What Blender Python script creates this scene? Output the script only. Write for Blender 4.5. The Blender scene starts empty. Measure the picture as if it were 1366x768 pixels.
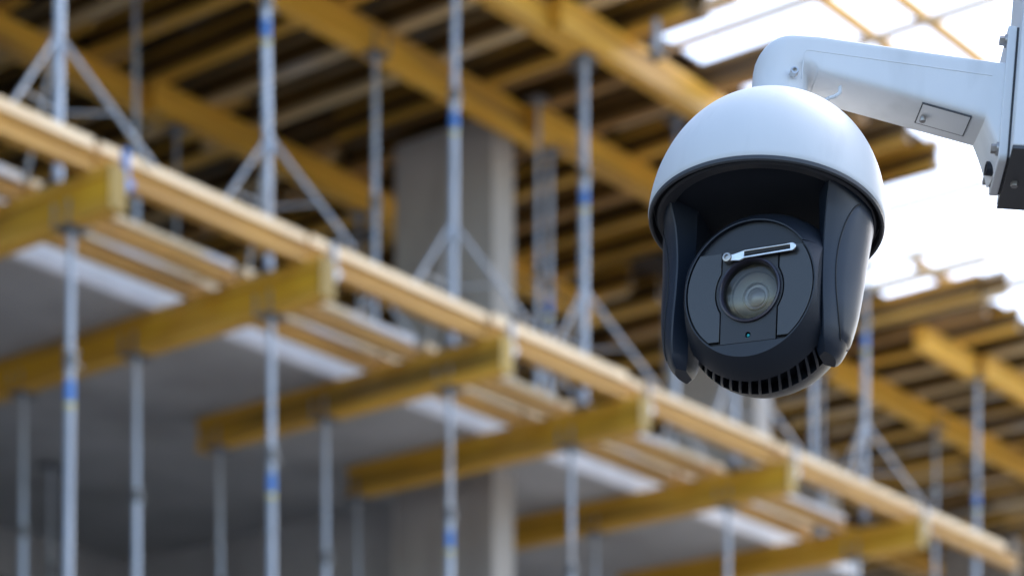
import bpy, bmesh, math, random
from mathutils import Matrix, Vector
R = math.radians
random.seed(11)
scene = bpy.context.scene
C = scene.collection

# ------------------------------------------------------------------ camera
CAM_Z = 1.6
FPX = 3166.0                      # focal length in photograph pixels (1366 wide)
cd = bpy.data.cameras.new('camera')
cd.sensor_width = 36.0
cd.lens = 36.0 * FPX / 1366.0
cd.shift_y = (1550 - 384) / 1366.0  # level camera, rising front: uprights stay upright
cd.clip_start = 0.05
cd.clip_end = 5000
cd.dof.use_dof = True
cd.dof.focus_distance = 2.34
cd.dof.aperture_fstop = 5.0
cam = bpy.data.objects.new('camera', cd)
cam.location = (0, 0, CAM_Z)
cam.rotation_euler = (R(90), 0, 0)
C.objects.link(cam)
scene.camera = cam

# ------------------------------------------------------------------ world and sun
SUN_EL, SUN_AZ = R(44), R(46)      # azimuth clockwise from +Y (view direction): soft light from the right
world = bpy.data.worlds.new('World')
scene.world = world
world.use_nodes = True
wn, wl = world.node_tree.nodes, world.node_tree.links
wn.clear()
wo = wn.new('ShaderNodeOutputWorld')
wb = wn.new('ShaderNodeBackground')
sk = wn.new('ShaderNodeTexSky')
sk.sky_type = 'NISHITA'
sk.sun_disc = False
sk.sun_elevation = SUN_EL
sk.sun_rotation = SUN_AZ
sk.air_density = 1.0
sk.dust_density = 2.0
sk.ozone_density = 1.0
wb.inputs['Strength'].default_value = 0.13
wl.new(sk.outputs[0], wb.inputs['Color'])
wl.new(wb.outputs[0], wo.inputs['Surface'])
sl = bpy.data.lights.new('sun', 'SUN')
sl.energy = 0.8
sl.angle = R(45)
sl.color = (1.0, 0.94, 0.86)
so = bpy.data.objects.new('sun', sl)
sd = Vector((math.sin(SUN_AZ) * math.cos(SUN_EL), math.cos(SUN_AZ) * math.cos(SUN_EL), math.sin(SUN_EL)))
so.rotation_euler = sd.to_track_quat('Z', 'Y').to_euler()
so.location = (0, -20, 40)
C.objects.link(so)

vs = scene.view_settings
vs.view_transform = 'Standard'
vs.look = 'None'
vs.gamma = 1.0
vs.use_curve_mapping = False
vs.exposure = 1.95
scene.cycles.use_denoising = True
scene.cycles.max_bounces = 10
scene.cycles.diffuse_bounces = 6
scene.cycles.sample_clamp_indirect = 8

# ------------------------------------------------------------------ materials
def new_mat(name):
    m = bpy.data.materials.new(name)
    m.use_nodes = True
    return m, m.node_tree.nodes, m.node_tree.links, m.node_tree.nodes['Principled BSDF']

def noise_mat(name, c1, c2, scale=6.0, rough=0.6, metal=0.0, stretch=(1, 1, 1), bump=0.0, bscale=60.0,
              spot=None, spot_scale=3.0, spot_lo=0.62, spot_hi=0.72, vary=0.0, spec=0.5, coat=0.0):
    m, n, l, p = new_mat(name)
    tc = n.new('ShaderNodeTexCoord')
    mp = n.new('ShaderNodeMapping')
    mp.inputs['Scale'].default_value = stretch
    oi = n.new('ShaderNodeObjectInfo')
    l.new(tc.outputs['Object'], mp.inputs['Vector'])
    add = n.new('ShaderNodeVectorMath'); add.operation = 'ADD'
    sc = n.new('ShaderNodeVectorMath'); sc.operation = 'SCALE'
    cmb = n.new('ShaderNodeCombineXYZ')
    for k in range(3):
        l.new(oi.outputs['Random'], cmb.inputs[k])
    sc.inputs['Scale'].default_value = 37.0
    l.new(cmb.outputs[0], sc.inputs[0])
    l.new(mp.outputs[0], add.inputs[0]); l.new(sc.outputs[0], add.inputs[1])
    nz = n.new('ShaderNodeTexNoise')
    nz.inputs['Scale'].default_value = scale
    nz.inputs['Detail'].default_value = 6
    nz.inputs['Roughness'].default_value = 0.6
    l.new(add.outputs[0], nz.inputs['Vector'])
    cr = n.new('ShaderNodeValToRGB')
    cr.color_ramp.elements[0].position = 0.32
    cr.color_ramp.elements[1].position = 0.68
    cr.color_ramp.elements[0].color = (*c1, 1)
    cr.color_ramp.elements[1].color = (*c2, 1)
    l.new(nz.outputs['Fac'], cr.inputs['Fac'])
    out = cr.outputs['Color']
    if vary:
        hs = n.new('ShaderNodeHueSaturation')
        mr = n.new('ShaderNodeMapRange')
        mr.inputs['To Min'].default_value = 1 - vary
        mr.inputs['To Max'].default_value = 1 + vary
        l.new(oi.outputs['Random'], mr.inputs['Value'])
        l.new(mr.outputs[0], hs.inputs['Value'])
        l.new(out, hs.inputs['Color'])
        out = hs.outputs['Color']
    if spot:
        n2 = n.new('ShaderNodeTexNoise')
        n2.inputs['Scale'].default_value = spot_scale
        n2.inputs['Detail'].default_value = 4
        l.new(add.outputs[0], n2.inputs['Vector'])
        m2 = n.new('ShaderNodeMapRange')
        m2.inputs['From Min'].default_value = spot_lo
        m2.inputs['From Max'].default_value = spot_hi
        l.new(n2.outputs['Fac'], m2.inputs['Value'])
        mx = n.new('ShaderNodeMix'); mx.data_type = 'RGBA'
        l.new(m2.outputs[0], mx.inputs['Factor'])
        l.new(out, mx.inputs[6])
        mx.inputs[7].default_value = (*spot, 1)
        out = mx.outputs[2]
    l.new(out, p.inputs['Base Color'])
    p.inputs['Roughness'].default_value = rough
    p.inputs['Metallic'].default_value = metal
    p.inputs['Specular IOR Level'].default_value = spec
    p.inputs['Coat Weight'].default_value = coat
    if bump:
        nb = n.new('ShaderNodeTexNoise')
        nb.inputs['Scale'].default_value = bscale
        nb.inputs['Detail'].default_value = 3
        l.new(tc.outputs['Object'], nb.inputs['Vector'])
        bp = n.new('ShaderNodeBump')
        bp.inputs['Strength'].default_value = bump
        bp.inputs['Distance'].default_value = 0.002
        l.new(nb.outputs['Fac'], bp.inputs['Height'])
        l.new(bp.outputs[0], p.inputs['Normal'])
    return m

M = {}
M['asphalt'] = noise_mat('asphalt', (0.040, 0.041, 0.043), (0.062, 0.063, 0.066), 1.5, 0.85, bump=0.4, bscale=60)
M['ground'] = noise_mat('pale_gravel_ground', (0.36, 0.335, 0.29), (0.48, 0.45, 0.39), 0.4, 0.9, bump=0.4, bscale=8)
M['concrete'] = noise_mat('concrete', (0.33, 0.325, 0.32), (0.44, 0.435, 0.43), 1.3, 0.85, spot=(0.27, 0.26, 0.25), spot_scale=0.7, spot_lo=0.5, spot_hi=0.75, bump=0.2, bscale=20)
M['column'] = noise_mat('column_concrete', (0.34, 0.32, 0.30), (0.44, 0.42, 0.40), 1.3, 0.85, spot=(0.27, 0.25, 0.235), spot_scale=1.4, spot_lo=0.5, spot_hi=0.7, bump=0.2, bscale=20, stretch=(1, 1, 0.4))
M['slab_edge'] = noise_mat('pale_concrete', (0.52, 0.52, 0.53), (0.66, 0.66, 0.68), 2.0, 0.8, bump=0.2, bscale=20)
M['girder'] = noise_mat('yellow_girder', (0.54, 0.285, 0.012), (0.74, 0.42, 0.022), 3.0, 0.55, stretch=(4, 0.4, 4), spot=(0.20, 0.12, 0.02), spot_scale=1.0, spot_lo=0.48, spot_hi=0.72, vary=0.14)
M['dimmed_end'] = noise_mat('dimmed_girder_end', (0.22, 0.14, 0.012), (0.32, 0.21, 0.02), 3.0, 0.6, vary=0.2)  # girder yellow darkened to hold back the light on the outer ends
M['flange'] = noise_mat('girder_flange', (0.54, 0.29, 0.03), (0.72, 0.41, 0.05), 4.0, 0.55, stretch=(4, 0.4, 4), spot=(0.26, 0.16, 0.05), spot_scale=1.5, spot_lo=0.55, spot_hi=0.8, vary=0.08)
M['orange'] = noise_mat('orange_girder', (0.70, 0.36, 0.035), (0.86, 0.49, 0.06), 3.0, 0.55, stretch=(0.5, 4, 4), spot=(0.30, 0.17, 0.05), spot_scale=0.9, spot_lo=0.5, spot_hi=0.72, vary=0.12)
M['joist'] = noise_mat('amber_joist', (0.50, 0.27, 0.032), (0.70, 0.41, 0.065), 3.0, 0.6, stretch=(4, 0.5, 4), spot=(0.42, 0.36, 0.28), spot_scale=1.3, spot_lo=0.6, spot_hi=0.7, vary=0.28)
M['joist_pale'] = noise_mat('bleached_joist', (0.50, 0.36, 0.17), (0.66, 0.50, 0.28), 3.0, 0.65, stretch=(4, 0.5, 4), spot=(0.58, 0.55, 0.50), spot_scale=1.3, spot_lo=0.55, spot_hi=0.68, vary=0.2)
M['joist_brown'] = noise_mat('weathered_joist', (0.24, 0.13, 0.04), (0.38, 0.22, 0.07), 3.0, 0.65, stretch=(4, 0.5, 4), spot=(0.40, 0.35, 0.28), spot_scale=1.3, spot_lo=0.6, spot_hi=0.7, vary=0.2)
M['joist_web'] = noise_mat('shade_dark_joist_web', (0.07, 0.038, 0.008), (0.18, 0.095, 0.018), 3.0, 0.6, stretch=(4, 0.5, 4), vary=0.3)  # webs coloured darker than the flanges to imitate shade between joists
M['timber'] = noise_mat('gold_timber', (0.36, 0.185, 0.035), (0.54, 0.30, 0.06), 4.0, 0.6, stretch=(0.5, 4, 4), vary=0.25)
M['pale'] = noise_mat('pale_timber', (0.72, 0.54, 0.33), (0.84, 0.68, 0.46), 4.0, 0.6, stretch=(0.5, 4, 4), vary=0.06)
M['grey_plank'] = noise_mat('splashed_plank', (0.60, 0.46, 0.28), (0.72, 0.58, 0.38), 4.0, 0.65, stretch=(0.5, 4, 4), spot=(0.62, 0.61, 0.63), spot_scale=1.6, spot_lo=0.52, spot_hi=0.62, vary=0.08)
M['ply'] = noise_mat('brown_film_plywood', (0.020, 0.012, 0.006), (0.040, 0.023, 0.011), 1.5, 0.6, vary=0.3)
M['steel'] = noise_mat('galvanised_steel', (0.33, 0.38, 0.45), (0.46, 0.51, 0.59), 5.0, 0.45, metal=0.25, stretch=(1, 1, 0.4), vary=0.18, spot=(0.30, 0.24, 0.19), spot_scale=2.2, spot_lo=0.6, spot_hi=0.75)
M['steel_dark'] = noise_mat('worn_steel', (0.10, 0.11, 0.12), (0.20, 0.21, 0.22), 9.0, 0.55, metal=0.4)
M['steel_leg'] = noise_mat('dull_steel', (0.30, 0.33, 0.37), (0.42, 0.45, 0.50), 9.0, 0.5, metal=0.3)
M['steel_mid'] = noise_mat('weathered_steel', (0.22, 0.23, 0.24), (0.34, 0.35, 0.36), 9.0, 0.5, metal=0.4)
M['blue'] = noise_mat('blue_sticker', (0.05, 0.19, 0.55), (0.07, 0.24, 0.62), 5, 0.4)
M['yellow'] = noise_mat('yellow_sticker', (0.65, 0.55, 0.12), (0.72, 0.62, 0.15), 5, 0.4)
M['white'] = noise_mat('white_enamel', (0.64, 0.655, 0.665), (0.68, 0.695, 0.705), 10, 0.52, bump=0.06, bscale=900, spec=0.45, stretch=(1, 1, 0.25), spot=(0.56, 0.575, 0.58), spot_scale=26, spot_lo=0.55, spot_hi=0.8)
M['black'] = noise_mat('black_plastic', (0.008, 0.012, 0.020), (0.011, 0.016, 0.026), 14, 0.48, bump=0.12, bscale=1500, spec=0.5)
M['arm'] = noise_mat('sky_tinted_black_plastic', (0.010, 0.017, 0.030), (0.014, 0.022, 0.038), 14, 0.42, bump=0.12, bscale=1500, spec=0.5)  # black plastic with a blue sky sheen put into its base colour
M['matte_black'] = noise_mat('matte_black_plastic', (0.018, 0.023, 0.032), (0.023, 0.029, 0.040), 14, 0.75, bump=0.1, bscale=1500, spec=0.3)
M['charcoal'] = noise_mat('charcoal_plastic', (0.045, 0.048, 0.054), (0.058, 0.061, 0.068), 14, 0.55, bump=0.15, bscale=1500)
M['ir'] = noise_mat('infrared_window', (0.033, 0.034, 0.036), (0.037, 0.038, 0.040), 8, 0.28, spec=0.5)
M['bezel'] = noise_mat('bezel_plastic', (0.018, 0.021, 0.026), (0.023, 0.026, 0.032), 20, 0.5, bump=0.12, bscale=2000)
M['lens_ring'] = noise_mat('violet_black_ring', (0.022, 0.020, 0.035), (0.03, 0.028, 0.045), 20, 0.28, spec=0.6)
M['lens_in'] = noise_mat('lens_interior', (0.14, 0.132, 0.105), (0.19, 0.18, 0.145), 60, 0.35)
M['lens_core'] = noise_mat('lens_core', (0.085, 0.074, 0.076), (0.11, 0.098, 0.10), 60, 0.2, coat=0.6)
M['lens_rim'] = noise_mat('lens_bright_edge', (0.36, 0.34, 0.27), (0.42, 0.40, 0.32), 40, 0.3, metal=0.3)
M['chrome'] = noise_mat('brushed_steel', (0.55, 0.55, 0.54), (0.70, 0.70, 0.69), 60, 0.28, metal=0.9)
M['rubber'] = noise_mat('rubber', (0.012, 0.012, 0.013), (0.02, 0.02, 0.021), 30, 0.6)
M['box_white'] = M['white']
M['box_dark'] = noise_mat('dark_grey_paint', (0.05, 0.052, 0.056), (0.07, 0.072, 0.078), 20, 0.5, bump=0.1, bscale=900)
M['teal'] = noise_mat('teal_led', (0.02, 0.35, 0.38), (0.03, 0.45, 0.48), 5, 0.15)
M['screw'] = noise_mat('zinc_screw', (0.30, 0.29, 0.28), (0.42, 0.41, 0.40), 60, 0.35, metal=0.8)
def glass_mat():
    m, n, l, p = new_mat('coated_lens_glass')
    o = n['Material Output']
    n.remove(p)
    t = n.new('ShaderNodeBsdfTransparent'); t.inputs[0].default_value = (0.86, 0.86, 0.82, 1)
    g = n.new('ShaderNodeBsdfGlossy'); g.inputs['Color'].default_value = (0.93, 0.93, 0.90, 1); g.inputs['Roughness'].default_value = 0.16
    fr = n.new('ShaderNodeFresnel'); fr.inputs['IOR'].default_value = 1.6
    mx = n.new('ShaderNodeMixShader')
    l.new(fr.outputs[0], mx.inputs[0]); l.new(t.outputs[0], mx.inputs[1]); l.new(g.outputs[0], mx.inputs[2])
    l.new(mx.outputs[0], o.inputs['Surface'])
    return m
M['glass'] = glass_mat()

# ------------------------------------------------------------------ mesh helpers
class MB:
    def __init__(s):
        s.v, s.f = [], []
    def add(s, vs, fs):
        k = len(s.v)
        s.v += [tuple(v) for v in vs]
        s.f += [tuple(i + k for i in f) for f in fs]
        return s
    def box(s, x0, x1, y0, y1, z0, z1):
        vs = [(x, y, z) for z in (z0, z1) for y in (y0, y1) for x in (x0, x1)]
        return s.add(vs, [(0, 2, 3, 1), (4, 5, 7, 6), (0, 1, 5, 4), (1, 3, 7, 5), (3, 2, 6, 7), (2, 0, 4, 6)])
    def tube(s, p, q, r, r2=None, n=14, cap=True):
        p, q = Vector(p), Vector(q)
        r2 = r if r2 is None else r2
        d = (q - p).normalized()
        u = d.orthogonal().normalized(); w = d.cross(u)
        vs = []
        for c, rr in ((p, r), (q, r2)):
            for k in range(n):
                t = 2 * math.pi * k / n
                vs.append(c + (u * math.cos(t) + w * math.sin(t)) * rr)
        fs = [(k, (k + 1) % n, n + (k + 1) % n, n + k) for k in range(n)]
        if cap:
            fs += [tuple(range(n - 1, -1, -1)), tuple(range(n, 2 * n))]
        return s.add(vs, fs)
    def path(s, pts, r, n=10):
        for a, b in zip(pts[:-1], pts[1:]):
            s.tube(a, b, r, n=n)
        return s
    def lathe(s, prof, n=96, axis='Z', c=(0, 0, 0), closed=False):
        vs, fs = [], []
        for (r, h) in prof:
            for k in range(n):
                t = 2 * math.pi * k / n
                x, y = r * math.cos(t), r * math.sin(t)
                p = (x, y, h) if axis == 'Z' else ((x, h, y) if axis == 'Y' else (h, x, y))
                vs.append((p[0] + c[0], p[1] + c[1], p[2] + c[2]))
        m = len(prof)
        rows = m if closed else m - 1
        for i in range(rows):
            j = (i + 1) % m
            for k in range(n):
                k2 = (k + 1) % n
                fs.append((i * n + k, i * n + k2, j * n + k2, j * n + k))
        return s.add(vs, fs)
    def loft(s, secs, cap=True):
        n = len(secs[0])
        vs = [p for sec in secs for p in sec]
        fs = []
        for i in range(len(secs) - 1):
            for k in range(n):
                k2 = (k + 1) % n
                fs.append((i * n + k, i * n + k2, (i + 1) * n + k2, (i + 1) * n + k))
        if cap:
            fs.append(tuple(range(n - 1, -1, -1)))
            fs.append(tuple(range((len(secs) - 1) * n, len(secs) * n)))
        return s.add(vs, fs)
    def mesh(s, name, mat, scale=1.0, smooth=None, weld=False):
        me = bpy.data.meshes.new(name)
        me.from_pydata([(x * scale, y * scale, z * scale) for x, y, z in s.v], [], s.f)
        bm = bmesh.new(); bm.from_mesh(me)
        if weld:
            bmesh.ops.remove_doubles(bm, verts=bm.verts, dist=1e-5 * max(1.0, scale))
        bmesh.ops.recalc_face_normals(bm, faces=bm.faces)
        bm.to_mesh(me); bm.free()
        me.materials.append(M[mat] if isinstance(mat, str) else mat)
        if smooth is not None:
            shade(me, smooth)
        return me

def shade(me, ang):
    for p in me.polygons:
        p.use_smooth = True
    me.set_sharp_from_angle(angle=R(ang))

def link(name, me, parent=None):
    o = bpy.data.objects.new(name, me)
    C.objects.link(o)
    if parent is not None:
        o.parent = parent
    return o

def tag(o, label=None, cat=None, group=None, kind=None):
    if label: o['label'] = label
    if cat: o['category'] = cat
    if group: o['group'] = group
    if kind: o['kind'] = kind
    return o

def empty(name, loc=(0, 0, 0), rz=0.0):
    o = bpy.data.objects.new(name, None)
    o.empty_display_size = 0.1
    o.location = loc
    o.rotation_euler = (0, 0, rz)
    C.objects.link(o)
    return o

# site frame: a runs along the slab edge (away to the right), b runs into the building, h above the camera
S = 1.25
AX, AY = 0.622, 0.783
ANG = math.atan2(AY, AX)
def W(a, b, h):
    return ((AX * a - AY * b) * S, (AY * a + AX * b) * S, CAM_Z + h * S)
def place(o, a, b, h):
    o.location = W(a, b, h)
    o.rotation_euler = (0, 0, ANG)
    return o
H_GROUND = -CAM_Z / S

ORD = ['first', 'second', 'third', 'fourth', 'fifth', 'sixth', 'seventh', 'eighth', 'ninth', 'tenth']

# ------------------------------------------------------------------ ground
g = MB()
g.add([(-1500, -1500, 0), (1500, -1500, 0), (1500, 1500, 0), (-1500, 1500, 0)], [(0, 1, 2, 3)])
tag(link('ground', g.mesh('ground', 'ground')), kind='structure')

g = MB().box(-60, 60, -16, 10.5, -0.2, 0.012)  # unseen dark strip, added to cut light bounced up under the bracket
tag(link('added_road', g.mesh('added_road', 'asphalt')), kind='structure')

# ------------------------------------------------------------------ concrete building (frame: slabs, columns, wall)
H_SOF, H_TOP = 4.6, 4.745          # upper-floor slab
H_FLOOR = 2.04                    # floor the lower props stand on
bld = place(empty('concrete_building'), 0, 0, 0)
tag(bld, 'grey concrete frame building with bare slabs and rectangular columns under construction', 'building')
def bpart(name, mat, *box, smooth=None):
    return link(name, MB().box(*box).mesh(name, mat, S), bld)
bpart('floor_slab', 'concrete', -12, 16.3, 9.5, 24, H_SOF, H_TOP)
bpart('floor_slab', 'concrete', 16.3, 34, 11.6, 24, H_SOF, H_TOP)
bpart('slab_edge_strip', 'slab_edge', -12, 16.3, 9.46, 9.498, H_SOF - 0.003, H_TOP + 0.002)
bpart('lower_slab', 'concrete', -12, 34, 8.0, 24, H_FLOOR - 0.25, H_FLOOR)
for (a, b, wa, wb_) in ((12.2, 9.85, 0.22, 0.86), (15.4, 9.85, 0.22, 0.86), (20.0, 12.0, 0.3, 0.9), (9.0, 13.6, 0.22, 0.86), (24.0, 12.0, 0.22, 0.86)):
    link('column', MB().box(a, a + wa, b, b + wb_, H_TOP, 6.94).mesh('column', 'column', S), bld)
    link('column', MB().box(a, a + wa, b, b + wb_, H_FLOOR, H_SOF).mesh('column', 'column', S), bld)
for a in (6, 12.2, 18.4, 24):
    link('column', MB().box(a, a + 0.3, 10, 10.8, H_GROUND, H_FLOOR - 0.25).mesh('column', 'column', S), bld)
bpart('core_wall', 'concrete', 12.4, 12.62, 10.9, 15.5, H_FLOOR, H_SOF)
bpart('drop_beam', 'concrete', -4, 34, 13.6, 13.9, 4.25, H_SOF)
bpart('back_wall', 'concrete', -12, 34, 20.5, 20.8, H_FLOOR, H_SOF)

# ------------------------------------------------------------------ timber H-girders
def h_profile(w, h, tf, tw):
    a, b = w / 2, tw / 2
    return [(-a, 0), (a, 0), (a, tf), (b, tf + 0.012), (b, h - tf - 0.012), (a, h - tf), (a, h), (-a, h), (-a, h - tf), (-b, h - tf - 0.012), (-b, tf + 0.012), (-a, tf)]
def h_mesh(length, mat, along, w=0.08, h=0.2, tf=0.04, tw=0.032):
    pr = h_profile(w, h, tf, tw)
    if along == 'a':
        secs = [[(t, x, z) for x, z in pr] for t in (0, length)]
    else:
        secs = [[(x, t, z) for x, z in pr] for t in (0, length)]
    me = MB().loft(secs).mesh('joist', mat, S)
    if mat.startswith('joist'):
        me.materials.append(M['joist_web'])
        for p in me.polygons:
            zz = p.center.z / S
            if abs(p.normal.z) < 0.9 and tf < zz < h - tf: p.material_index = 1  # web faces take the painted-in shade colour
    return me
def girder(a, b, h, length, along, web, flange, w=0.1, hh=0.2, tf=0.045, tw=0.05):
    root = place(empty('timber_girder'), a, b, h)
    def bx(name, x0, x1, z0, z1, mat):
        m = MB()
        if along == 'a': m.box(0, length, x0, x1, z0, z1)
        else: m.box(x0, x1, 0, length, z0, z1)
        return link(name, m.mesh(name, mat, S), root)
    bx('bottom_flange', -w / 2, w / 2, 0, tf, flange)
    bx('top_flange', -w / 2, w / 2, hh - tf, hh, flange)
    bx('web', -tw / 2, tw / 2, tf, hh - tf, web)
    return root

# girders projecting under the slab edge (run into the building)
LA = [7.45, 8.87, 10.33, 11.66, 13.33, 15.1]
LB1 = [11.4, 11.3, 10.66, 10.62, 10.6, 10.9]
for i, a in enumerate(LA):
    o = girder(a, 8.25, 4.398, LB1[i] - 8.25, 'b', 'girder', 'flange', tw=0.075)
    link('dimmed_end', MB().box(-0.053, 0.053, -0.012, -0.001, -0.003, 0.2).mesh('dimmed_end', 'dimmed_end', S), o)  # thin dark piece added over the girder end so it looks less lit
    tag(o, 'yellow timber girder carrying the outer platform, %s from the left below the slab edge' % ORD[i], 'beam', 'platform girders')

# ------------------------------------------------------------------ platform joists with planks on them
ROWB = [8.40, 8.92, 9.20]
ROWN = ['outermost', 'middle', 'innermost']
EDGES = [6.0] + LA + [16.65]
for r, b in enumerate(ROWB):
    for i in range(len(EDGES) - 1):
        a0, a1 = EDGES[i] - 0.02, EDGES[i + 1] - 0.03
        if r and i == len(EDGES) - 2: continue
        db = (0.0 if i % 2 else 0.012) + random.uniform(-0.012, 0.012)
        where = 'left of the first girder' if i == 0 else ('right of the last girder' if i == len(EDGES) - 2 else 'between %s and %s girders from left' % (ORD[i - 1], ORD[i]))
        if r: a0 += random.uniform(0.0, 0.05)
        o = link('platform_joist', h_mesh(a1 - a0 + (0.22 if i == len(EDGES) - 2 else 0.0), 'timber', 'a', 0.075, 0.09 if r == 0 else 0.07, 0.024 if r == 0 else 0.02, 0.04))
        place(o, a0, b + db, 4.601)
        tag(o, 'golden timber joist on %s platform line, %s' % (ROWN[r], where), 'beam', 'platform joists')
        # plank on the joist
        t = (0.047 if r == 0 else 0.036) + random.uniform(-0.006, 0.006)
        L = a1 - a0 - 0.025
        m = MB().box(0, L, -0.052, 0.045, 0, t)
        o = link('plank', m.mesh('plank', 'pale' if r == 0 else 'grey_plank', S))
        place(o, a0 + 0.01, b + db - 0.004, 4.693 if r == 0 else 4.673)
        o.rotation_euler = (R(random.uniform(-1, 1)), R(random.uniform(-0.25, 0.1)), ANG + R(random.uniform(-0.5, 0.5)))
        tag(o, '%s plank on the %s platform joist, %s' % ('cream' if r == 0 else 'pale splashed', ROWN[r], where), 'plank', 'platform planks')
# steel edge clamps at the girder ends
for i, a in enumerate(LA):
    cl = place(empty('edge_clamp'), a, 8.30, 4.60)
    col = 'blue' if i == 0 else 'steel'
    link('bracket', MB().box(0.053, 0.075, -0.055, -0.02, -0.10, 0.10).mesh('bracket', col, S), cl)
    link('wedge', MB().box(0.076, 0.11, -0.05, -0.025, -0.07, -0.04).mesh('wedge', col, S), cl)
    tag(cl, '%s steel clamp on the outer end of the %s platform girder from the left' % ('blue' if i == 0 else 'galvanised', ORD[i]), 'clamp', 'girder end clamps')

# ------------------------------------------------------------------ steel props
def prop(a, b, h0, h1, hc, label, group, head='fork', dia=1.0, sticker=True, rot=0.0, dark=False):
    root = place(empty('steel_prop'), a, b, h0)
    root.rotation_euler = (R(random.uniform(-0.55, 0.55)), R(random.uniform(-0.55, 0.55)), ANG + rot)
    H = h1 - h0; c = hc - h0
    st = 'steel'
    link('base_plate', MB().box(-0.06, 0.06, -0.06, 0.06, 0, 0.01).mesh('base_plate', 'steel_dark', S), root)
    link('outer_tube', MB().tube((0, 0, 0.01), (0, 0, c), 0.0215 * dia).mesh('outer_tube', st, S, 40), root)
    link('inner_tube', MB().tube((0, 0, c), (0, 0, H - 0.012), 0.0172 * dia).mesh('inner_tube', st, S, 40), root)
    m = MB().tube((0, 0, c - 0.035), (0, 0, c + 0.03), 0.031 * dia)
    m.tube((0.03 * dia, 0, c), (0.10, 0.03, c - 0.012), 0.009, n=8)
    link('collar_nut', m.mesh('collar_nut', 'steel_dark', S, 40), root)
    link('locking_pin', MB().tube((-0.05, -0.01, c + 0.05), (0.06, 0.01, c + 0.05), 0.008, n=8).mesh('locking_pin', 'steel_dark', S), root)
    if sticker:
        link('blue_band', MB().tube((0, 0, c - 0.20), (0, 0, c - 0.10), 0.0222 * dia, cap=False).mesh('blue_band', 'blue', S, 40), root)
        link('yellow_band', MB().tube((0, 0, c - 0.228), (0, 0, c - 0.203), 0.0222 * dia, cap=False).mesh('yellow_band', 'yellow', S, 40), root)
    link('head_plate', MB().box(-0.068, 0.068, -0.06, 0.06, H - 0.012, H - 0.002).mesh('head_plate', 'steel_dark', S), root)
    if head == 'fork':
        for sx in (-1, 1):
            for sy in (-1, 1):
                link('fork_prong', MB().box(sx * 0.062 - 0.004, sx * 0.062 + 0.004, sy * 0.05 - 0.008, sy * 0.05 + 0.008, H - 0.002, H + 0.11).mesh('fork_prong', 'steel_mid', S), root)
    tag(root, label, 'prop', group)
    return root

PG = 'props standing under the platform girders'
lower = [  # a, b, collar, which girder, row word
    (LA[0], 8.60, 3.80, 0, 'outer'), (LA[1], 8.64, 3.69, 1, 'outer'), (LA[2], 8.66, 3.66, 2, 'outer'), (LA[3], 8.80, 3.62, 3, 'outer'),
    (LA[4], 8.74, 3.6, 4, 'outer'), (LA[5], 8.80, 3.6, 5, 'outer'),
    (LA[1], 9.66, 3.62, 1, 'middle'), (LA[2], 9.61, 3.6, 2, 'middle'), (LA[4], 9.86, 3.5, 4, 'middle'),
    (LA[1], 10.62, 3.60, 1, 'inner'), (LA[2], 10.48, 3.58, 2, 'inner'), (LA[3], 10.54, 3.5, 3, 'inner')]
for (a, b, hc, gi, row) in lower:
    prop(a, b, H_FLOOR, 4.396, hc + random.uniform(-0.03, 0.03),
         'grey steel prop, %s one under the %s platform girder from the left' % (row, ORD[gi]), PG, rot=random.uniform(-1, 1) if False else 0, sticker=(row == 'outer'), dia=1.0 if row == 'outer' else 0.92)
for (a, b, lab) in ((10.35, 12.1, 'thin dark steel prop standing alone far back under the concrete soffit, left'), (12.9, 12.6, 'thin dark steel prop far back beside the core wall under the soffit')):
    prop(a, b, H_FLOOR, 4.59, 3.9, lab, None, head='flat', sticker=False, dia=0.8)

# upper storey
def tripod(a, b, h, label):
    tr = place(empty('prop_tripod'), a, b, h)
    tr.rotation_euler = (0, 0, ANG + R(random.uniform(-9, 9)))
    link('clamp_ring', MB().tube((0, 0, 0.52), (0, 0, 0.60), 0.03).mesh('clamp_ring', 'steel', S, 40), tr)
    for k in range(3):
        t = R(120 * k - 51.5)
        c, s_ = math.cos(t), math.sin(t)
        m = MB().tube((c * 0.03, s_ * 0.03, 0.57), (c * 0.45, s_ * 0.45, 0.0), 0.0105, n=10)
        link('leg', m.mesh('leg', 'steel_leg', S, 40), tr)
        link('strut', MB().tube((c * 0.03, s_ * 0.03, 0.24), (c * 0.27, s_ * 0.27, 0.243), 0.006, n=8).mesh('strut', 'steel_leg', S, 40), tr)
    tag(tr, label, 'tripod', 'prop tripods')
HU = 6.75
HJ0 = HU + 0.198
UG = 'props standing under the upper formwork'
upper_front = [(LA[0], 8.66), (LA[1], 8.66), (LA[2], 8.64), (11.62, 8.67), (13.25, 8.64), (14.95, 8.64)]
for i, (a, b) in enumerate(upper_front):
    prop(a, b, 4.601, HU - 0.002, 6.02 + random.uniform(-0.04, 0.04), 'tall blue-grey steel prop at the slab edge under the upper girder, %s from the left' % ORD[i], UG, dia=1.08)
    tripod(a, b, 4.72, 'galvanised folding tripod round the foot of the %s slab-edge prop from the left' % ORD[i])
k = 0
for (a, b, lab) in [(10.81, 9.66, 'left of the concrete column'), (12.55, 9.66, 'right of the concrete column'), (14.0, 9.66, 'beside the hanging security camera'), (18.5, 9.62, 'far right, right of the security camera')]:
    prop(a, b, H_TOP if a < 16 else H_FLOOR, HU - 0.002, 5.85, 'steel prop under the second upper girder, ' + lab, UG, dia=1.0 if a < 18 else 1.25, sticker=a > 11)
for (a, b, lab) in [(10.77, 11.36, 'left of the concrete column'), (12.55, 11.36, 'behind the concrete column'), (13.9, 11.36, 'in the gap right of the concrete column')]:
    prop(a, b, H_TOP, HU - 0.002, 5.85, 'thin steel prop under a deep upper girder, ' + lab, UG, dia=0.85, sticker=False)
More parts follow.
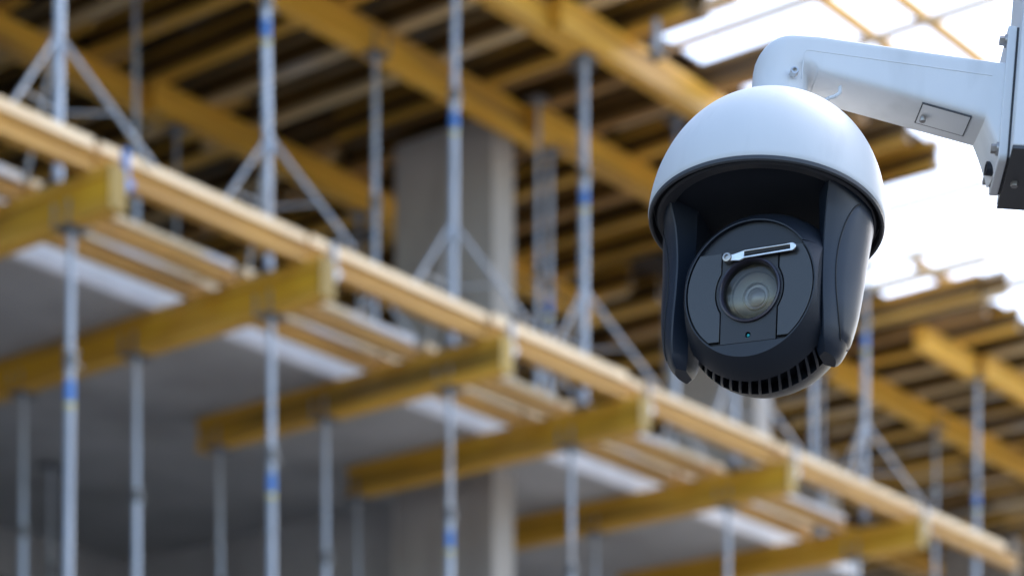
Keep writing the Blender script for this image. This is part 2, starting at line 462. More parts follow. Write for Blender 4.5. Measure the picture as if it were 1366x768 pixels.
for (a, b, lab) in [(17.5, 10.56, 'just right of the camera housing'), (19.5, 10.56, 'between the camera housing and the right edge')]:
    prop(a, b, H_FLOOR, HU - 0.002, 5.85, 'steel prop under far right upper girder, ' + lab, UG, dia=0.9, sticker=False)
for (a, b, lab) in [(10.81, 9.66, 'left of the concrete column'), (12.55, 9.66, 'right of the concrete column'), (14.0, 9.66, 'beside the camera dome')]:
    tripod(a, b, H_TOP, 'dull steel tripod on the slab round a second-row prop, ' + lab)
for (a, b, lab) in [(12.25, 9.52, 'just left of the camera dome'), (12.05, 9.0, 'at the slab edge right of the concrete column'), (9.55, 10.4, 'at left, behind the slab edge'), (15.9, 10.4, 'behind the camera, right side')]:
    prop(a, b, H_TOP if b > 9.4 else 4.61, HJ0, 5.8, 'slim steel prop reaching the upper joists, ' + lab, UG, dia=0.85, sticker=False, head='flat')
# cluster of props bundled behind the edge
for (a, b, lab) in [(13.05, 8.98, 'left'), (14.75, 8.95, 'right')]:
    prop(a, b, 4.601 + 0.25, HU + 0.19, 5.9, 'extra steel prop close behind the slab-edge prop, %s one' % lab, UG, sticker=True, head='flat')

# ------------------------------------------------------------------ upper girders (along the edge) in lapped lengths
def ugird(a0, a1, b, label):
    o = girder(a0, b, HU, a1 - a0, 'a', 'orange', 'orange', tw=0.085, w=0.1, tf=0.05)
    tag(o, label, 'beam', 'upper formwork girders')
ugird(6.0, 11.62, 8.70, 'pale orange girder along the front of the upper formwork, left length')
ugird(11.25, 13.6, 8.60, 'bright orange girder along the front of the upper formwork, ending behind the camera dome')
ugird(13.3, 15.3, 8.70, 'orange girder along the front of the upper formwork, hidden behind the camera dome')
ugird(7.4, 12.62, 9.70, 'long orange girder across the upper middle, crossing the concrete column')
ugird(12.3, 14.9, 9.60, 'orange girder right of the concrete column running down behind the camera dome')
ugird(17.55, 18.75, 9.62, 'short pale orange girder at far right, near the sky')
ugird(18.5, 22.5, 9.54, 'orange girder at the right edge, lapped beside the short one')
ugird(6.5, 10.95, 11.40, 'amber girder at upper left, behind the first slab-edge prop')
ugird(10.5, 12.95, 11.31, 'amber girder at upper left, ending beside the concrete column')
ugird(12.7, 15.4, 11.40, 'dark amber girder in the gap right of the concrete column')
ugird(17.2, 22.6, 10.58, 'amber girder at lower right, sloping down from the camera housing')
ugird(6.5, 16.0, 13.3, 'dark girder deep under the upper formwork')
ugird(15.5, 29, 13.3, 'dark girder deep under the upper formwork at right')

# ------------------------------------------------------------------ upper joists (into the building)
HJ = HU + 0.2
def joist(a, b0, b1, label, group='upper formwork joists', w=0.08):
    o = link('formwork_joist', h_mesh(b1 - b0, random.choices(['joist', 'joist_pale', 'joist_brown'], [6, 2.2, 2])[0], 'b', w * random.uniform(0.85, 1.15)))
    place(o, a, b0, HJ + 0.001)
    o.rotation_euler = (0, 0, ANG + R(random.uniform(-0.9, 0.9)))
    tag(o, label, 'beam', group)
ONES = ['', 'first', 'second', 'third', 'fourth', 'fifth', 'sixth', 'seventh', 'eighth', 'ninth', 'tenth', 'eleventh', 'twelfth', 'thirteenth',
        'fourteenth', 'fifteenth', 'sixteenth', 'seventeenth', 'eighteenth', 'nineteenth']
TENS = {20: ('twentieth', 'twenty'), 30: ('thirtieth', 'thirty'), 40: ('fortieth', 'forty')}
def ordw(n):
    if n < 20: return ONES[n]
    t = TENS[n - n % 10]
    return t[0] if n % 10 == 0 else t[1] + '-' + ONES[n % 10]
a, jn = 8.35, 0
while a < 29.6:
    first = 8.06 + random.uniform(-0.12, 0.12)
    if 15.0 < a < 17.2: first = 11.0
    if 12.0 < a < 13.7 and jn % 2: first = 8.8
    if a > 17.2: first = 8.95 + random.uniform(-0.25, 0.2)
    short = 'left of the column' if a < 12.2 else ('right of the column' if a < 15 else 'at far right')
    jn += 1
    joist(a, first, 11.75 + random.uniform(-0.2, 0.2), '%s amber joist from the left on the upper front girders' % ordw(jn))
    if a > 9.2: joist(a + 0.085, 11.15 + random.uniform(-0.2, 0.2), 15.1, '%s dark joist from the left in the second row under the upper deck' % ordw(jn))
    if a > 10: joist(a, 14.6, 20.0, 'deep shaded joist at the very back of the upper formwork, %s' % short)
    a += random.uniform(0.36, 0.54)
joist(14.86, 8.0, 11.0, 'thick amber joist whose end shows against the sky below the white arm', None, 0.1)
joist(11.92, 8.1, 11.0, 'amber joist whose end shows at the top edge, left of the white arm', None)
joist(17.36, 8.72, 10.2, 'short amber joist end showing against the sky at far right', None)

# deck panels over the joists
deck = place(empty('formwork_deck'), 0, 0, 0)
tag(deck, 'brown plywood deck of the upper formwork lying on the joists', 'deck')
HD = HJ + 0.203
pm = {}
def panel(a0, a1, b0, b1):
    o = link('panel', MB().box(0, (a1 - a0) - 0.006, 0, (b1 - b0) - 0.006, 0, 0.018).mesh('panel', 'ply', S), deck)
    o.location = (a0 * S, b0 * S, (HD + random.uniform(0, 0.004)) * S)
bs = [8.08, 8.66, 9.8, 10.9, 12.0, 13.1, 14.2, 15.3, 16.4, 17.5, 18.6, 20.1]
as_ = [6.0 + 1.0 * i for i in range(25)]
for ai in range(len(as_) - 1):
    for bi in range(len(bs) - 1):
        a0, a1 = as_[ai], as_[ai + 1]
        b0, b1 = bs[bi], bs[bi + 1]
        if bi == 0 and 11.95 < a0 < 14: continue       # open joists at the edge: sky between them
        if bi < (3 if a0 == 16 else 2) and 15 <= a0 < 17: continue
        if bi == 1 and a0 >= 17: b0 = 9.15
        if bi == 1 and a0 == 17: continue
        if bi == 0 and a0 >= 17: continue
        panel(a0, a1, b0, b1)
for a0 in (-12, -9, -6, -3, 0, 3):
    for b0 in (8.08, 12.1, 16.1):
        panel(a0, a0 + 3, b0, b0 + 4.02)

# loose timbers and rails beyond the edge, against the sky
def bar(name, a, b, h, length, along, w, t, mat, label, cat, group=None):
    m = MB()
    if along == 'a': m.box(0, length, -w / 2, w / 2, 0, t)
    else: m.box(-w / 2, w / 2, 0, length, 0, t)
    o = place(link(name, m.mesh(name, mat, S)), a, b, h)
    tag(o, label, cat, group)
    return o
bar('outrigger_rail', 13.25, 6.4, 7.12, 3.2, 'b', 0.045, 0.045, 'pale', 'thin pale rail poking out to the sky above the white arm', 'rail', 'outrigger rails')
bar('outrigger_rail', 12.55, 6.6, 7.12, 3.2, 'b', 0.045, 0.045, 'pale', 'thin pale rail poking out at the top, left above the white arm', 'rail', 'outrigger rails')
bar('outrigger_rail', 14.35, 6.4, 7.12, 3.2, 'b', 0.045, 0.045, 'pale', 'thin pale rail poking out behind the white arm near the mast box', 'rail', 'outrigger rails')
bar('outrigger_rail', 15.7, 7.2, 7.12, 3.2, 'b', 0.05, 0.05, 'pale', 'thin pale rail crossing the sky right of the camera dome, upper one', 'rail', 'outrigger rails')
bar('outrigger_rail', 16.6, 7.6, 7.12, 3.0, 'b', 0.05, 0.05, 'pale', 'thin pale rail crossing the sky right of the camera dome, lower one', 'rail', 'outrigger rails')
bar('edge_timber', 11.6, 7.63, 7.17, 2.9, 'a', 0.065, 0.05, 'orange', 'yellow timber in the sky above the white arm, left of two', 'beam', 'edge timbers')
bar('edge_timber', 12.2, 7.25, 7.17, 2.9, 'a', 0.065, 0.05, 'orange', 'yellow timber in the sky above the white arm, right of two', 'beam', 'edge timbers')
bar('loose_timber', 17.12, 8.75, 7.16, 1.2, 'b', 0.10, 0.05, 'pale', 'pale loose timber lying on the joist ends at far right against the sky', 'plank', 'loose timbers')
bar('loose_timber', 17.0, 9.35, 7.22, 1.5, 'a', 0.08, 0.06, 'timber', 'brown loose timber along the far right formwork edge', 'plank', 'loose timbers')
bar('loose_timber', 17.75, 8.6, 7.16, 0.9, 'b', 0.12, 0.04, 'grey_plank', 'short splashed plank on the far right joists', 'plank', 'loose timbers')
bar('loose_timber', 12.3, 8.0, 7.16, 0.9, 'b', 0.14, 0.03, 'pale', 'pale board across the open joists left of the white arm', 'plank', 'loose timbers')
bar('loose_timber', 14.2, 8.2, 7.16, 0.75, 'a', 0.12, 0.05, 'timber', 'brown plank on the joist ends below the white arm', 'plank', 'loose timbers')
# short tube hanging from the front joist
ht = place(empty('hanging_tube'), 11.86, 8.3, 6.74)
link('tube', MB().tube((0, 0, 0), (0, 0, 0.205), 0.025).mesh('tube', 'steel', S, 40), ht)
link('end_plate', MB().box(-0.05, 0.05, -0.05, 0.05, -0.015, 0).mesh('end_plate', 'steel_dark', S), ht)
tag(ht, 'short grey steel tube hanging from the upper joists at the top edge', 'tube')

# ------------------------------------------------------------------ security camera
D = 2.4
PX = D / FPX
PX_C = (1022, 297)
loc = Vector(((PX_C[0] - 683) * PX, D, CAM_Z + (1550 - PX_C[1]) * PX))
TILT, ROLL = -9.5, 5.0
MB_ROT = Matrix.Rotation(R(-6.1), 4, 'Z') @ Matrix.Rotation(R(TILT), 4, 'X') @ Matrix.Rotation(R(ROLL), 4, 'Y')
ptz = empty('security_camera')
ptz.matrix_world = Matrix.Translation(loc) @ MB_ROT
tag(ptz, 'white domed security camera with black swivel head hanging from the white arm', 'camera')
def cpart(name, mb, mat, parent=None, smooth=35, weld=True):
    return link(name, mb.mesh(name, mat, PX, smooth, weld), parent or ptz)

# dome: half ellipsoid shell
HDM, RD = 167.0, 158.0
prof = []
N = 40
for i in range(N + 1):
    t = (math.pi / 2) * i / N
    r = RD * math.cos(t) ** 0.92
    z = HDM * math.sin(t)
    if r < 36: break
    prof.append((r, z))
prof[0] = (RD, 0.0)
outer = [(RD - 1.2, -1.2), (RD, 0.6)] + prof[1:] + [(36, 162.8)]
inner = [(34, 157)] + [(r - 6, z - 5) for r, z in reversed(prof[1:])] + [(RD - 6, 2)]
cpart('dome_housing', MB().lathe(outer + inner, 128), 'white')
cpart('dome_collar', MB().lathe([(37, 155), (43, 157), (44, 161), (42, 165), (38, 167)], 96), 'white')
# rim seal, ring and pan plate
cpart('rim_seal', MB().lathe([(157.2, -1.4), (156.8, -6), (154.5, -7.5), (152, -6), (151, 6), (153, 6)], 128, closed=True), 'charcoal')
cpart('rim_ring', MB().lathe([(147, 10), (146, -3), (143, -5), (128, -1.5), (126.5, 0.5), (126.5, 10)], 128, closed=True), 'charcoal')
cpart('rim_inner_wall', MB().lathe([(151.5, 12), (146, 12), (146, 30), (151.5, 30)], 96, closed=True), 'matte_black')
cpart('pan_plate', MB().lathe([(128, 4), (90, 3.2), (0.5, 3), (0.5, 12), (128, 12)], 128), 'matte_black')

# tilt head
PAN, TDOWN = -18.0, 9.5
RB = 115.0
HC = Vector((12, -2, -122))
def head_sphere():
    pr = []
    for i in range(65):
        t = math.pi * i / 64
        pr.append((max(RB * math.sin(t), 0.05), -RB * math.cos(t)))
    return MB().lathe(pr, 128, 'Y')
def circ(cx, cy, r, n=72, a0=0, a1=360):
    return [(cx + r * math.cos(R(a0 + (a1 - a0) * i / n)), cy + r * math.sin(R(a0 + (a1 - a0) * i / n))) for i in range(n if abs(a1 - a0) == 360 else n + 1)]
def prism(outer, y0, y1, holes=()):
    """plate in the x-z plane between y0 (front) and y1 (back), with round holes"""
    bm = bmesh.new()
    loops = []
    for lp in [outer] + list(holes):
        vs_ = [bm.verts.new((x, y0, z)) for x, z in lp]
        es = [bm.edges.new((vs_[i], vs_[(i + 1) % len(vs_)])) for i in range(len(vs_))]
        loops += es
    bmesh.ops.triangle_fill(bm, use_beauty=True, use_dissolve=False, edges=loops)
    ret = bmesh.ops.extrude_face_region(bm, geom=list(bm.faces))
    for v in [e for e in ret['geom'] if isinstance(e, bmesh.types.BMVert)]:
        v.co.y = y1
    bm.verts.ensure_lookup_table(); bm.verts.index_update()
    mb = MB()
    mb.v = [tuple(v.co) for v in bm.verts]
    mb.f = [tuple(v.index for v in f.verts) for f in bm.faces]
    bm.free()
    return mb
def clipped_circle(r, vmin, vmax, n=120):
    pts = []
    for x, z in circ(0, 0, r, n):
        pts.append((x, min(max(z, vmin), vmax)))
    out = []
    for p in pts:
        if not out or (abs(p[0] - out[-1][0]) + abs(p[1] - out[-1][1])) > 0.01: out.append(p)
    return out
def boolean(obj, cutter_mb, name='cut'):
    me = cutter_mb.mesh(name, 'matte_black', PX, None, True)
    co = bpy.data.objects.new(name, me); C.objects.link(co)
    co.parent = obj
    md = obj.modifiers.new(name, 'BOOLEAN')
    md.operation = 'DIFFERENCE'; md.solver = 'EXACT'; md.object = co
    bpy.context.view_layer.update()
    dg = bpy.context.evaluated_depsgraph_get()
    nm = bpy.data.meshes.new_from_object(obj.evaluated_get(dg))
    obj.modifiers.clear()
    obj.data = nm
    bpy.data.objects.remove(co)
LC = (1.0, -3.0)                       # lens centre on the face
YF = -58.0                             # face floor
head = link('tilt_head', head_sphere().mesh('tilt_head', 'black', PX, None, True), ptz)
head.matrix_local = Matrix.Translation(HC * PX) @ Matrix.Rotation(R(PAN), 4, 'Z') @ Matrix.Rotation(R(TDOWN), 4, 'X')
FOFF = -8.0                            # face parts sit this much further forward than YF
boolean(head, MB().box(-140, 140, -160, -73, -140, 140))
boolean(head, prism(clipped_circle(87.2, -71, 200), -140, YF + FOFF))
boolean(head, prism(clipped_circle(85.5, 52, 200), -140, -54))
boolean(head, prism(circ(LC[0], LC[1], 40.5), -140, -22))
# side flats where the yoke arms sit
for s_ in (-1, 1):
    boolean(head, MB().box(min(s_ * 91, s_ * 140), max(s_ * 91, s_ * 140), -140, 140, -140, 140))
# cooling slots round the chin
slots = MB()
for k in range(18):
    az = R(-60 + 120 * k / 17)
    ax = Vector((math.sin(az), 0, -math.cos(az)))      # outward, perpendicular to the face axis
    tang = Vector((math.cos(az), 0, math.sin(az)))
    pol = R(81)
    nrm = (ax * math.sin(pol) + Vector((0, -1, 0)) * math.cos(pol)).normalized()
    along = nrm.cross(tang).normalized()
    along = (along + tang * 0.30).normalized()
    c = nrm * RB
    hw, hl, hd = 5.0, 19.0, 16.0
    vs_ = []
    for dz in (-1, 1):
        for dy in (-1, 1):
            for dx in (-1, 1):
                vs_.append(c + tang * hw * dx + along * hl * dy + nrm * hd * dz)
    slots.add(vs_, [(0, 2, 3, 1), (4, 5, 7, 6), (0, 1, 5, 4), (1, 3, 7, 5), (3, 2, 6, 7), (2, 0, 4, 6)])
boolean(head, slots)
shade(head.data, 32)
head.data.materials.clear(); head.data.materials.append(M['black'])

def hpart(name, mb, mat, smooth=35, bevel=0.0):
    o = link(name, mb.mesh(name, mat, PX, smooth, True), head)
    o.location = (0, FOFF * PX, 0)
    if bevel:
        md = o.modifiers.new('edge', 'BEVEL'); md.width = bevel * PX; md.segments = 2; md.limit_method = 'ANGLE'; md.angle_limit = R(50)
    return o
def window(side):
    pts = []
    top, bot, rr = 50.0, -66.0, 85.5
    a_top = math.degrees(math.asin(top / rr)); a_bot = math.degrees(math.asin(bot / rr))
    pts += [(-x, z) for x, z in circ(0, 0, rr, 40, a_top, a_bot)]
    bx_, br = 39.5, 47.0
    d = math.sqrt(br ** 2 - bx_ ** 2)
    pts.append((-bx_, bot))
    ang = math.degrees(math.atan2(d, bx_))
    pts += [(-x, z + LC[1]) for x, z in circ(0, 0, br, 20, -ang, ang)]
    pts.append((-bx_, top))
    return [(side * -x if side > 0 else x, z) for x, z in pts]
for side in (-1, 1):
    hpart('infrared_window', prism(window(side), -64, YF), 'ir', bevel=0.6)
bz = []
bx_, br = 38.0, 45.5
d = math.sqrt(br ** 2 - bx_ ** 2); ang = math.degrees(math.atan2(d, bx_))
bz += [(bx_, 52), (bx_, d + LC[1])] + [(x, z + LC[1]) for x, z in circ(0, 0, br, 20, ang, -ang)] + [(bx_, -70.5)]
bz += [(-bx_, -70.5)] + [(-x, z + LC[1]) for x, z in circ(0, 0, br, 20, -ang, ang)] + [(-bx_, 52)]
hpart('bezel', prism(bz, -64.5, YF, [circ(LC[0], LC[1], 40.5, 72), circ(0, -61, 3.6, 20)]), 'bezel', bevel=0.6)
lc3 = (LC[0], 0, LC[1])
hpart('lens_ring', MB().lathe([(40.4, -58), (42.2, -66), (41.6, -68), (39.6, -68.6), (37.6, -66.5), (37.2, -50), (39.5, -50)], 96, 'Y', lc3, closed=True), 'lens_ring', 50)
hpart('lens_barrel', MB().lathe([(38.6, -60), (37.4, -52), (33.5, -47), (31.5, -46), (30, -43), (21, -40), (18.2, -40)], 96, 'Y', lc3), 'lens_in', 20)
hpart('lens_edge_ring', MB().lathe([(18.6, -41), (17.4, -43), (16.2, -41), (16.2, -36), (18.6, -36)], 72, 'Y', lc3, closed=True), 'lens_rim', 50)
hpart('lens_core', MB().lathe([(16.3, -38.5), (12.5, -38), (12, -39.6), (11.2, -38), (7, -40), (3, -41), (0.2, -41.2)], 72, 'Y', lc3), 'lens_core', 25)
hpart('lens_glass', MB().lathe([(38.2, -60.5), (34, -62.2), (26, -64.6), (17, -66.2), (8, -67.1), (0.2, -67.3)], 96, 'Y', lc3), 'glass', 60)
hpart('status_light', MB().lathe([(2.6, -60), (2.2, -62), (1.2, -63.2), (0.1, -63.5)], 20, 'Y', (0, 0, -61)), 'teal', 60)
# wiper
wa = R(2)
def wp(u, v, y):
    return (-29 + u * math.cos(wa) - v * math.sin(wa), y, 40 + u * math.sin(wa) + v * math.cos(wa))
def wprism(pts, y0, y1, holes=()):
    mb = prism(pts, y0, y1, holes)
    mb.v = [wp(x, z, y) for x, y, z in mb.v]
    return mb
arm_out = [(-5, -5), (8, -5.2), (17, -6.5), (24, -4.2), (84, -4.6)] + [(86 + 7 * math.cos(R(t)), 0.4 + 5.6 * math.sin(R(t))) for t in range(-70, 71, 20)] + [(84, 5.4), (24, 6.4), (17, 5), (8, 3.5), (-5, 4)]
slot_h = [(23, -1.8), (85, -1.8), (85, 3.2), (23, 4.2)]
wiper = hpart('wiper', wprism(arm_out, -72.5, -69.5, [slot_h]), 'chrome', bevel=0.8)
hpart('wiper_blade', wprism([(22, -2.6), (86, -2.4), (86, 3.8), (22, 4.8)], -70.5, -65.5), 'rubber')
nut = MB().lathe([(6.4, -60), (6.4, -72), (5.6, -75), (3.2, -75.4), (3.0, -73), (0.1, -73)], 24, 'Y', (-29, 0, 40))
hpart('wiper_nut', nut, 'screw')
hpart('wiper_rib', wprism([(24, 0.3), (85, 0.1), (85, 1.3), (24, 1.6)], -71.6, -70.4), 'rubber')

# yoke arms
def cr(vals, zs, z):
    for i in range(len(zs) - 1):
        if zs[i] >= z >= zs[i + 1]:
            t = (zs[i] - z) / (zs[i] - zs[i + 1])
            p0 = vals[max(i - 1, 0)]; p1 = vals[i]; p2 = vals[i + 1]; p3 = vals[min(i + 2, len(vals) - 1)]
            return 0.5 * ((2 * p1) + (-p0 + p2) * t + (2 * p0 - 5 * p1 + 4 * p2 - p3) * t * t + (-p0 + 3 * p1 - 3 * p2 + p3) * t ** 3)
    return vals[-1]
ZS = [3, -30, -70, -110, -150, -182, -200, -208]
XI = [84, 85, 86, 87, 88, 88, 89, 92]
RX = [110, 104, 101, 101, 103, 104.5, 104, 102]
RY = [84, 70, 60, 55, 50, 42, 33, 21]
XO = [142, 142, 140, 138, 134, 127, 118, 110]
def arm_curve(rx, ry, xo, u):
    return (rx + 0.8 + (xo - rx - 0.8) * (1 - (1 - u) ** 1.6), -ry * (1 - u ** 1.25))
def arm_section(z, s_, grow=0.0):
    xi, rx, ry, xo = (cr(v, ZS, z) for v in (XI, RX, RY, XO))
    pts = [(xi, -ry * 0.55), (rx - 1.2, -ry + 1.0), (rx + 0.8, -ry + 0.2)]
    for u in (0.1, 0.22, 0.36, 0.5, 0.65, 0.8, 1.0):
        pts.append(arm_curve(rx, ry, xo, u))
    pts += [(x, -y) for x, y in reversed(pts[:-1])]
    return [(s_ * x, y, z) for x, y in pts]
pan_m = Matrix.Rotation(R(PAN), 4, 'Z')
for s_ in (-1, 1):
    zl = [3 - 211 * i / 36 for i in range(37)]
    o = cpart('yoke_arm', MB().loft([arm_section(z, s_) for z in zl]), 'arm', smooth=24)
    o.matrix_local = Matrix.Translation((3 * PX, 0, 0)) @ pan_m
    # outer cover, proud of the arm, with a seam around it
    secs, seam_a, seam_b = [], [], []
    zc = [-12 - 178 * i / 30 for i in range(31)]
    for i, z in enumerate(zc):
        xi, rx, ry, xo = (cr(v, ZS, z) for v in (XI, RX, RY, XO))
        u = i / 30
        wdt = math.sin(math.pi * min(max(0.5 + (u - 0.5) * 0.93, 0.0), 1.0)) ** 0.35
        u0 = 1.0 - 0.74 * wdt
        line = []
        for j in range(15):
            q_ = -1 + 2 * j / 14
            uu = 1.0 - (1.0 - u0) * abs(q_)
            x, y = arm_curve(rx, ry, xo, uu)
            if q_ > 0: y = -y
            if j == 0: seam_a.append((s_ * (x + 0.3), y - 0.2, z))
            if j == 14: seam_b.append((s_ * (x + 0.3), y + 0.2, z))
            edge = -0.6 if j in (0, 14) or i in (0, 30) else 1.5
            line.append((s_ * (x + edge), y, z))
        secs.append(line)
    m = MB()
    n = 15
    m.v = [p for l in secs for p in l]
    m.f = [(i * n + j, i * n + j + 1, (i + 1) * n + j + 1, (i + 1) * n + j) for i in range(30) for j in range(n - 1)]
    link('arm_cover', m.mesh('arm_cover', 'arm', PX, 40, True), o)
    link('cover_seam', MB().path(seam_a + seam_b[::-1] + seam_a[:1], 0.9, 6).mesh('cover_seam', 'rubber', PX, 40), o)
# safety lanyard loop on the dome shoulder
pts = [(56, -10, 158), (60, -16, 166), (68, -18, 172), (76, -16, 176), (82, -12, 184), (82, -10, 194)]
cpart('lanyard_loop', MB().path(pts, 2.6, 12), 'white', weld=False)

# ------------------------------------------------------------------ bracket arm
br_ = empty('wall_bracket')
YAW = 10.0
br_.matrix_world = Matrix.Translation(loc) @ MB_ROT @ Matrix.Rotation(R(YAW), 4, 'Z')
tag(br_, 'white cast metal bracket arm with bolted flange holding the domed camera', 'bracket')
F2 = Matrix.Translation((300 * PX, 0, 0)) @ Matrix.Rotation(R(-7), 4, 'Z') @ Matrix.Translation((-300 * PX, 0, 0))
def rpart(name, mb, mat, parent=None, smooth=40, bevel=0.0):
    o = link(name, mb.mesh(name, mat, PX, smooth, True), parent or br_)
    if bevel:
        md = o.modifiers.new('edge', 'BEVEL'); md.width = bevel * PX; md.segments = 3; md.limit_method = 'ANGLE'; md.angle_limit = R(40)
    return o
def supe(n, t):
    c, s_ = math.cos(t), math.sin(t)
    return (math.copysign(abs(c) ** (2 / n), c), math.copysign(abs(s_) ** (2 / n), s_))
NP = 64
secs = []
ZT = 258.0
P0 = (46.0, 205.0)
for z in (160, 172, 182, 192, 203):
    secs.append([(1 + 37.5 * supe(2.0, 2 * math.pi * k / NP)[0], 37.5 * supe(2.0, 2 * math.pi * k / NP)[1], z) for k in range(NP)])
def outer_dist(th):
    # ray from P0 at angle th (0 = -x, 90 = +z) to the rounded elbow outline
    dx, dz = -math.cos(th), math.sin(th)
    lo, hi = 0, 200
    rad = 44.0; cx_, cz_ = -36.5 + rad, ZT - rad
    def inside(x, z):
        if x < -36.5 or z > ZT: return False
        if x < cx_ and z > cz_: return (x - cx_) ** 2 + (z - cz_) ** 2 <= rad * rad
        return True
    for _ in range(40):
        mid = (lo + hi) / 2
        if inside(P0[0] + dx * mid, P0[1] + dz * mid): lo = mid
        else: hi = mid
    return lo
for i in range(1, 15):
    u = i / 14
    th = math.pi / 2 * u
    ro = outer_dist(th); ri = 7.5 * (1 - u) + 0.5 * u
    n = 2.0 + 6.0 * u ** 1.5
    cm, hm = (ro + ri) / 2, (ro - ri) / 2
    dx, dz = -math.cos(th), math.sin(th)
    sec = []
    for k in range(NP):
        c, s_ = supe(n, 2 * math.pi * k / NP)
        dd = cm - c * hm
        sec.append((P0[0] + dx * dd, s_ * 37.5, P0[1] + dz * dd))
    secs.append(sec)
def arm_bot(x):
    return 205.0 - 38.0 * (x - 46) / 254.0
for x in [60, 90, 130, 170, 210, 240, 262, 270, 276, 280, 285, 290, 295, 301]:
    zb = arm_bot(x); hw = 37.5
    if x > 276:
        u = (x - 276) / 25.0
        zb -= 54 * u ** 1.1
        hw += 5 * u * u
    n = 8.0
    cm, hm = (ZT + zb) / 2, (ZT - zb) / 2
    secs.append([(x, supe(n, 2 * math.pi * k / NP)[1] * hw, cm - supe(n, 2 * math.pi * k / NP)[0] * hm) for k in range(NP)])
rpart('arm_body', MB().loft(secs), 'white', smooth=50)
# raised side panel
sp = [(30, 208), (30, 226), (33, 231), (38, 232.5), (276, 232.5), (276, 190)] 
m = MB()
rpart('side_panel', prism([(24, 190), (24, 227), (26, 231), (30, 233), (280, 233), (280, 231.6), (31, 231.6), (27.5, 230), (25.4, 226.5), (25.4, 190)], -38.1, -36.0), 'white', bevel=0.5)
# flange plate
def rrect(y0, y1, z0, z1, r, n=6):
    pts = []
    for cy, cz, a0 in ((y1 - r, z1 - r, 0), (y0 + r, z1 - r, 90), (y0 + r, z0 + r, 180), (y1 - r, z0 + r, 270)):
        for i in range(n + 1):
            t = R(a0 + 90 * i / n)
            pts.append((cy + r * math.cos(t), cz + r * math.sin(t)))
    return pts
pl = rrect(-47, 47, 108, 306, 9)
secs = [[(x, y, z) for y, z in pl] for x in (300.5, 312)]
rpart('flange_plate', MB().loft(secs), 'white', bevel=1.5).matrix_local = F2
# cable notch block below the arm
rpart('cable_boss', MB().lathe([(9, 296), (9, 301.5), (5.5, 301.5), (5.5, 290), (9, 290)], 32, 'X', (0, 4, 124), closed=True), 'black')
for y in (-37, 37):
    for z in (128, 286):
        bo = MB().lathe([(0.1, 290.5), (5.6, 290.5), (6.2, 292), (6.2, 297.5)], 6, 'X', (0, y, z))
        b_ = rpart('bolt', bo, 'screw', smooth=20)
        b_.matrix_local = F2
        link('washer', MB().lathe([(3, 297.4), (8.6, 297.4), (8.6, 300.6), (3, 300.6)], 28, 'X', (0, y, z), closed=True).mesh('washer', 'screw', PX, 40, True), b_)
# service hatch on the underside
sl_ = -38.0 / 254.0
def under(x, y, off):
    return (x, y, arm_bot(x) + off)
hx0, hx1, hy0, hy1 = 190, 258, -31, 14
fr = MB().add([under(hx0, hy0, -1.0), under(hx1, hy0, -1.0), under(hx1, hy1, -1.0), under(hx0, hy1, -1.0),
               under(hx0, hy0, 1), under(hx1, hy0, 1), under(hx1, hy1, 1), under(hx0, hy1, 1)],
              [(0, 3, 2, 1), (4, 5, 6, 7), (0, 1, 5, 4), (1, 2, 6, 5), (2, 3, 7, 6), (3, 0, 4, 7)])
rpart('hatch_gasket', fr, 'charcoal')
q = 1.5
ht_ = MB().add([under(hx0 + q, hy0 + q, -1.2), under(hx1 - q, hy0 + q, -1.2), under(hx1 - q, hy1 - q, -1.2), under(hx0 + q, hy1 - q, -1.2),
                under(hx0 + q, hy0 + q, 1), under(hx1 - q, hy0 + q, 1), under(hx1 - q, hy1 - q, 1), under(hx0 + q, hy1 - q, 1)],
               [(0, 3, 2, 1), (4, 5, 6, 7), (0, 1, 5, 4), (1, 2, 6, 5), (2, 3, 7, 6), (3, 0, 4, 7)])
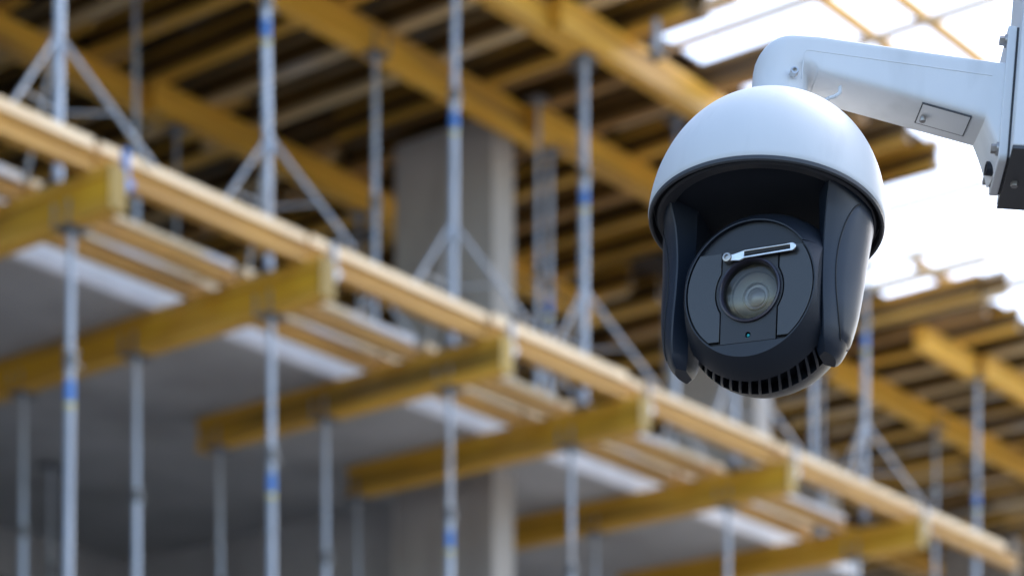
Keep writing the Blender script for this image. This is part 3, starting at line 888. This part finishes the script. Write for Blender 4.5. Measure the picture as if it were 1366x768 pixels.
hatch = rpart('service_hatch', ht_, 'white')
zc_ = arm_bot(197)
link('hatch_screw', MB().lathe([(0.1, zc_ - 10), (3.6, zc_ - 10), (4.2, zc_ - 9), (4.2, zc_ - 4), (2.6, zc_ - 4), (2.6, zc_)], 20, 'Z', (197, -6, 0)).mesh('hatch_screw', 'screw', PX, 40, True), hatch)
# socket screw on the neck
sc_ = rpart('socket_screw', MB().lathe([(2.8, -33), (2.8, -39), (5.6, -39), (5.6, -47), (5.0, -48), (3.2, -48), (3.0, -44), (0.1, -44)], 24, 'Y', (13, 0, 194)), 'chrome')

# ------------------------------------------------------------------ mast box at the right
mb_ = empty('mast_box')
mb_.matrix_world = br_.matrix_world @ F2
tag(mb_, 'white painted steel mast box with dark grey underside at the right edge', 'box')
def xpart(name, mb, mat, bevel=0.0, parent=None):
    o = link(name, mb.mesh(name, mat, PX, 40, True), parent or mb_)
    if bevel:
        md = o.modifiers.new('edge', 'BEVEL'); md.width = bevel * PX; md.segments = 2; md.limit_method = 'ANGLE'; md.angle_limit = R(40)
    return o
xpart('body', MB().box(315, 430, -72, 72, 113, 520), 'white', 2.0)
xpart('underside', MB().box(315.5, 429.5, -71.5, 71.5, 108, 113.4), 'box_dark', 0.8)
xpart('gasket', MB().box(312.1, 314.9, -44, 44, 112, 302), 'charcoal')
xpart('drain_bolt', MB().lathe([(0.1, 102), (5, 102), (5.5, 103.5), (5.5, 108)], 6, 'Z', (330, 6, 0)), 'screw')
mw = mb_.matrix_world @ Vector((478 * PX, 15 * PX, 300 * PX))
po = link('mast', MB().tube((0, 0, 0.02), (0, 0, 3.6), 0.032, n=40).mesh('mast', 'steel', 1.0, 40), mb_)
po.matrix_parent_inverse = mb_.matrix_world.inverted()
po.location = (mw.x, mw.y, 0)
link('mast_foot', MB().box(-0.14, 0.14, -0.14, 0.14, 0.013, 0.03).mesh('mast_foot', 'steel_dark'), po)
xpart('mast_clamp', MB().box(430, 474, -22, 52, 220, 380), 'steel', 2.0)
